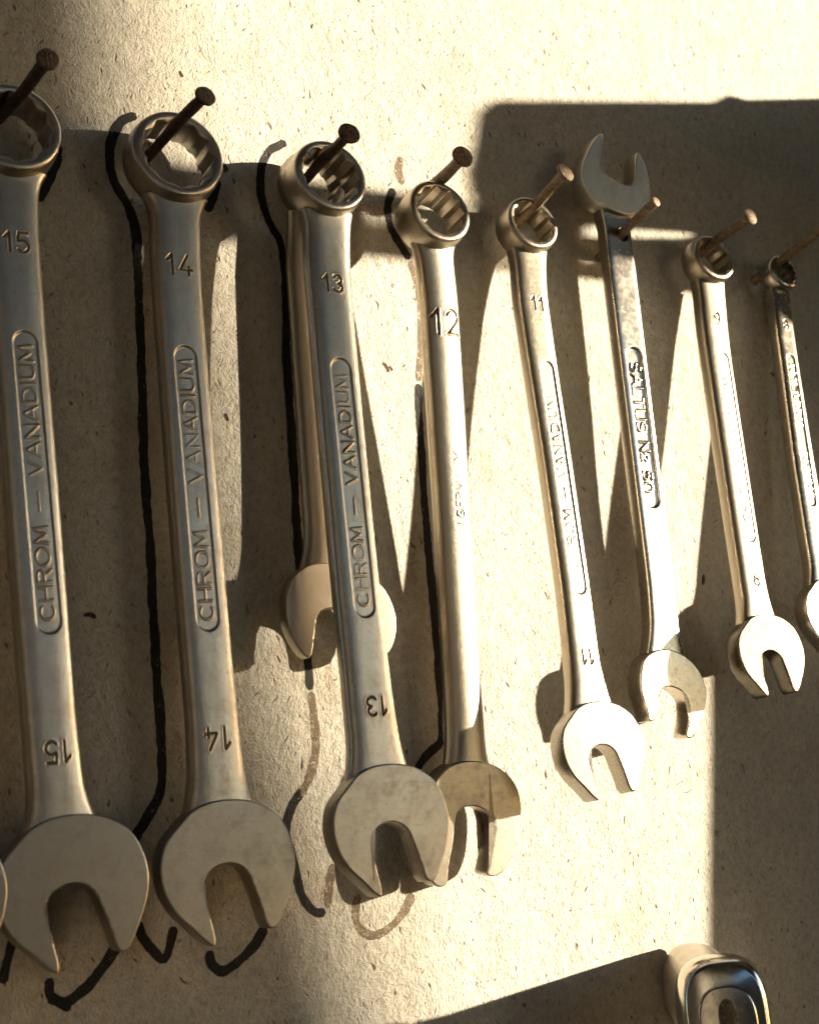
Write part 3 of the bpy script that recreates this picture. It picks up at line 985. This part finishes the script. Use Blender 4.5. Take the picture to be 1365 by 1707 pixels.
NAILS = [
    ((-89.9, -28.0, 87.4), (-94.1, 1.0, 85.9), 1.3, 2.4, 'dark rusty nail with a tilted head, in the ring of the wrench stamped 15', M_NAIL, False),
    ((-56.4, -28.0, 84.6), (-62.7, 1.0, 79.3), 1.25, 2.35, 'nearly black nail through the ring of the wrench stamped 14', M_NAIL, False),
    ((-23.6, -30.0, 79.8), (-22.6, 1.0, 78.2), 1.25, 2.45, 'dark nail holding the pair of wrenches with 13 in front', M_NAIL, False),
    ((6.4, -29.0, 78.6), (9.0, 1.0, 77.9), 1.45, 2.5, 'brown nail through the ring of the wrench stamped 12', M_NAIL2, False),
    ((41.1, -22.0, 81.8), (38.5, 1.0, 74.9), 1.3, 2.4, 'nail with a waffled head through the ring of the wrench stamped 11', M_NAIL2, False),
    ((67.4, -24.0, 76.4), (65.9, 1.0, 69.3), 1.2, 1.2, 'headless nail through the hole of the open-ended wrench', M_NAIL2, True),
    ((102.2, -21.0, 77.1), (99.2, 1.0, 72.3), 1.35, 2.45, 'nail with a pale sunlit head through the ring of the wrench stamped 9', M_NAIL2, False),
    ((127.3, -24.0, 76.2), (121.0, 1.0, 67.3), 1.3, 2.4, 'thick nail at the right edge through the ring of the smallest wrench', M_NAIL2, False),
    ((-124.0, -28.0, 88.4), (-127.0, 1.0, 86.5), 1.3, 2.4, 'nail beyond the left edge holding the first wrench', M_NAIL, False),
]
for i, (h, b, rs, rh, lb, mt_, hl) in enumerate(NAILS[:8]):
    nail(h, b, rs, rh, lb, mt_, hl, seed=i)


# ------------------------------------------------------------------ chrome ratchet, bottom right
def ratchet():
    c = Vector((43.3, -41.0, -114.6))
    e = bpy.data.objects.new('ratchet', None)
    e.empty_display_size = .01
    COL.objects.link(e)
    e.location = c * MM
    e.rotation_euler = (0, 0, math.radians(-31))
    e.scale = (.84, .84, .84)
    e['label'] = 'mirror-bright chrome ratchet head with an oval button, cut off by the bottom edge'
    e['category'] = 'ratchet'
    n = 96
    a = np.linspace(0, 2 * math.pi, n, endpoint=False)

    def lathe(name, prof, mat, parent=e, sx=1.0, sz=1.0, off=(0, 0, 0)):
        P = np.zeros((len(prof), n, 3))
        for i, (r, w) in enumerate(prof):
            P[i, :, 0] = (off[0] + r * sx * np.cos(a)) * MM
            P[i, :, 1] = (off[1] - w) * MM
            P[i, :, 2] = (off[2] + r * sz * np.sin(a)) * MM
        return grid_mesh(name, P, mat, parent)
    # head: rounded block, taller than wide, cut by a sloping flat at the front
    def blob(name, prof, mat, ex, zc=0.0, slope=0.0):
        P = np.zeros((len(prof), n, 3))
        ca, sa = np.cos(a), np.sin(a)
        for i, (rx, rz, w) in enumerate(prof):
            x = rx * np.sign(ca) * np.abs(ca) ** ex
            z = zc + rz * np.sign(sa) * np.abs(sa) ** ex
            P[i, :, 0] = x * MM
            P[i, :, 1] = -(w - slope * (z + 6) * (1 if w > -3 else max(0, 1 + (w + 3) / 9))) * MM
            P[i, :, 2] = z * MM
        return grid_mesh(name, P, mat, e)
    blob('head', [(2, 2, -13), (8, 10, -13), (10.6, 13, -12.3), (11.6, 14.4, -10.5), (12.0, 15.0, -8), (12.0, 15.0, -4.5), (11.6, 14.6, -2.6),
                  (10.6, 13.6, -1.0), (10.0, 13.1, -.5), (9.6, 12.7, -.3), (3, 4, -.3)], M_CHROME, .7, -5.5, .12)
    blob('cover_plate', [(7.4, 9.0, -.9), (7.6, 9.2, .25), (7.3, 8.9, .6), (6.9, 8.5, .7), (1, 1, .7)], M_POLISH, .8, -6.5, .12)
    blob('direction_button', [(2.4, 4.4, .2), (2.4, 4.4, 1.3), (2.1, 4.0, 1.7), (.8, 1.4, 1.8), (.1, .1, 1.8)], M_NAIL2, .95, -5.0, .12)
    blob('housing', [(2, 2, -53), (8.5, 11, -53), (9.4, 12.2, -52), (9.6, 12.6, -46), (9.6, 12.6, -28), (9.6, 12.6, -18), (10.2, 13.2, -13), (9, 12, -12)], M_SATIN, .85, -5.5, 0)
    # handle: rounded bar leaving the head downwards
    rows, m_ = 60, 40
    P = np.zeros((rows, m_, 3))
    b = np.linspace(0, 2 * math.pi, m_, endpoint=False)
    for i in range(rows):
        f = i / (rows - 1)
        z = -16 - f * 120
        wv = 8.5 - 3.2 * min(1, f * 5) + 1.6 * (max(0, f - .45) / .55)
        tv = 5.2 - 1.6 * min(1, f * 6) + 1.4 * (max(0, f - .45) / .55)
        P[i, :, 0] = (wv * np.sign(np.cos(b)) * np.abs(np.cos(b)) ** .7) * MM
        P[i, :, 1] = (6.8 + tv * np.sign(np.sin(b)) * np.abs(np.sin(b)) ** .7) * MM
        P[i, :, 2] = z * MM
    grid_mesh('handle', P, M_CHROME, e)
    return e


ratchet()
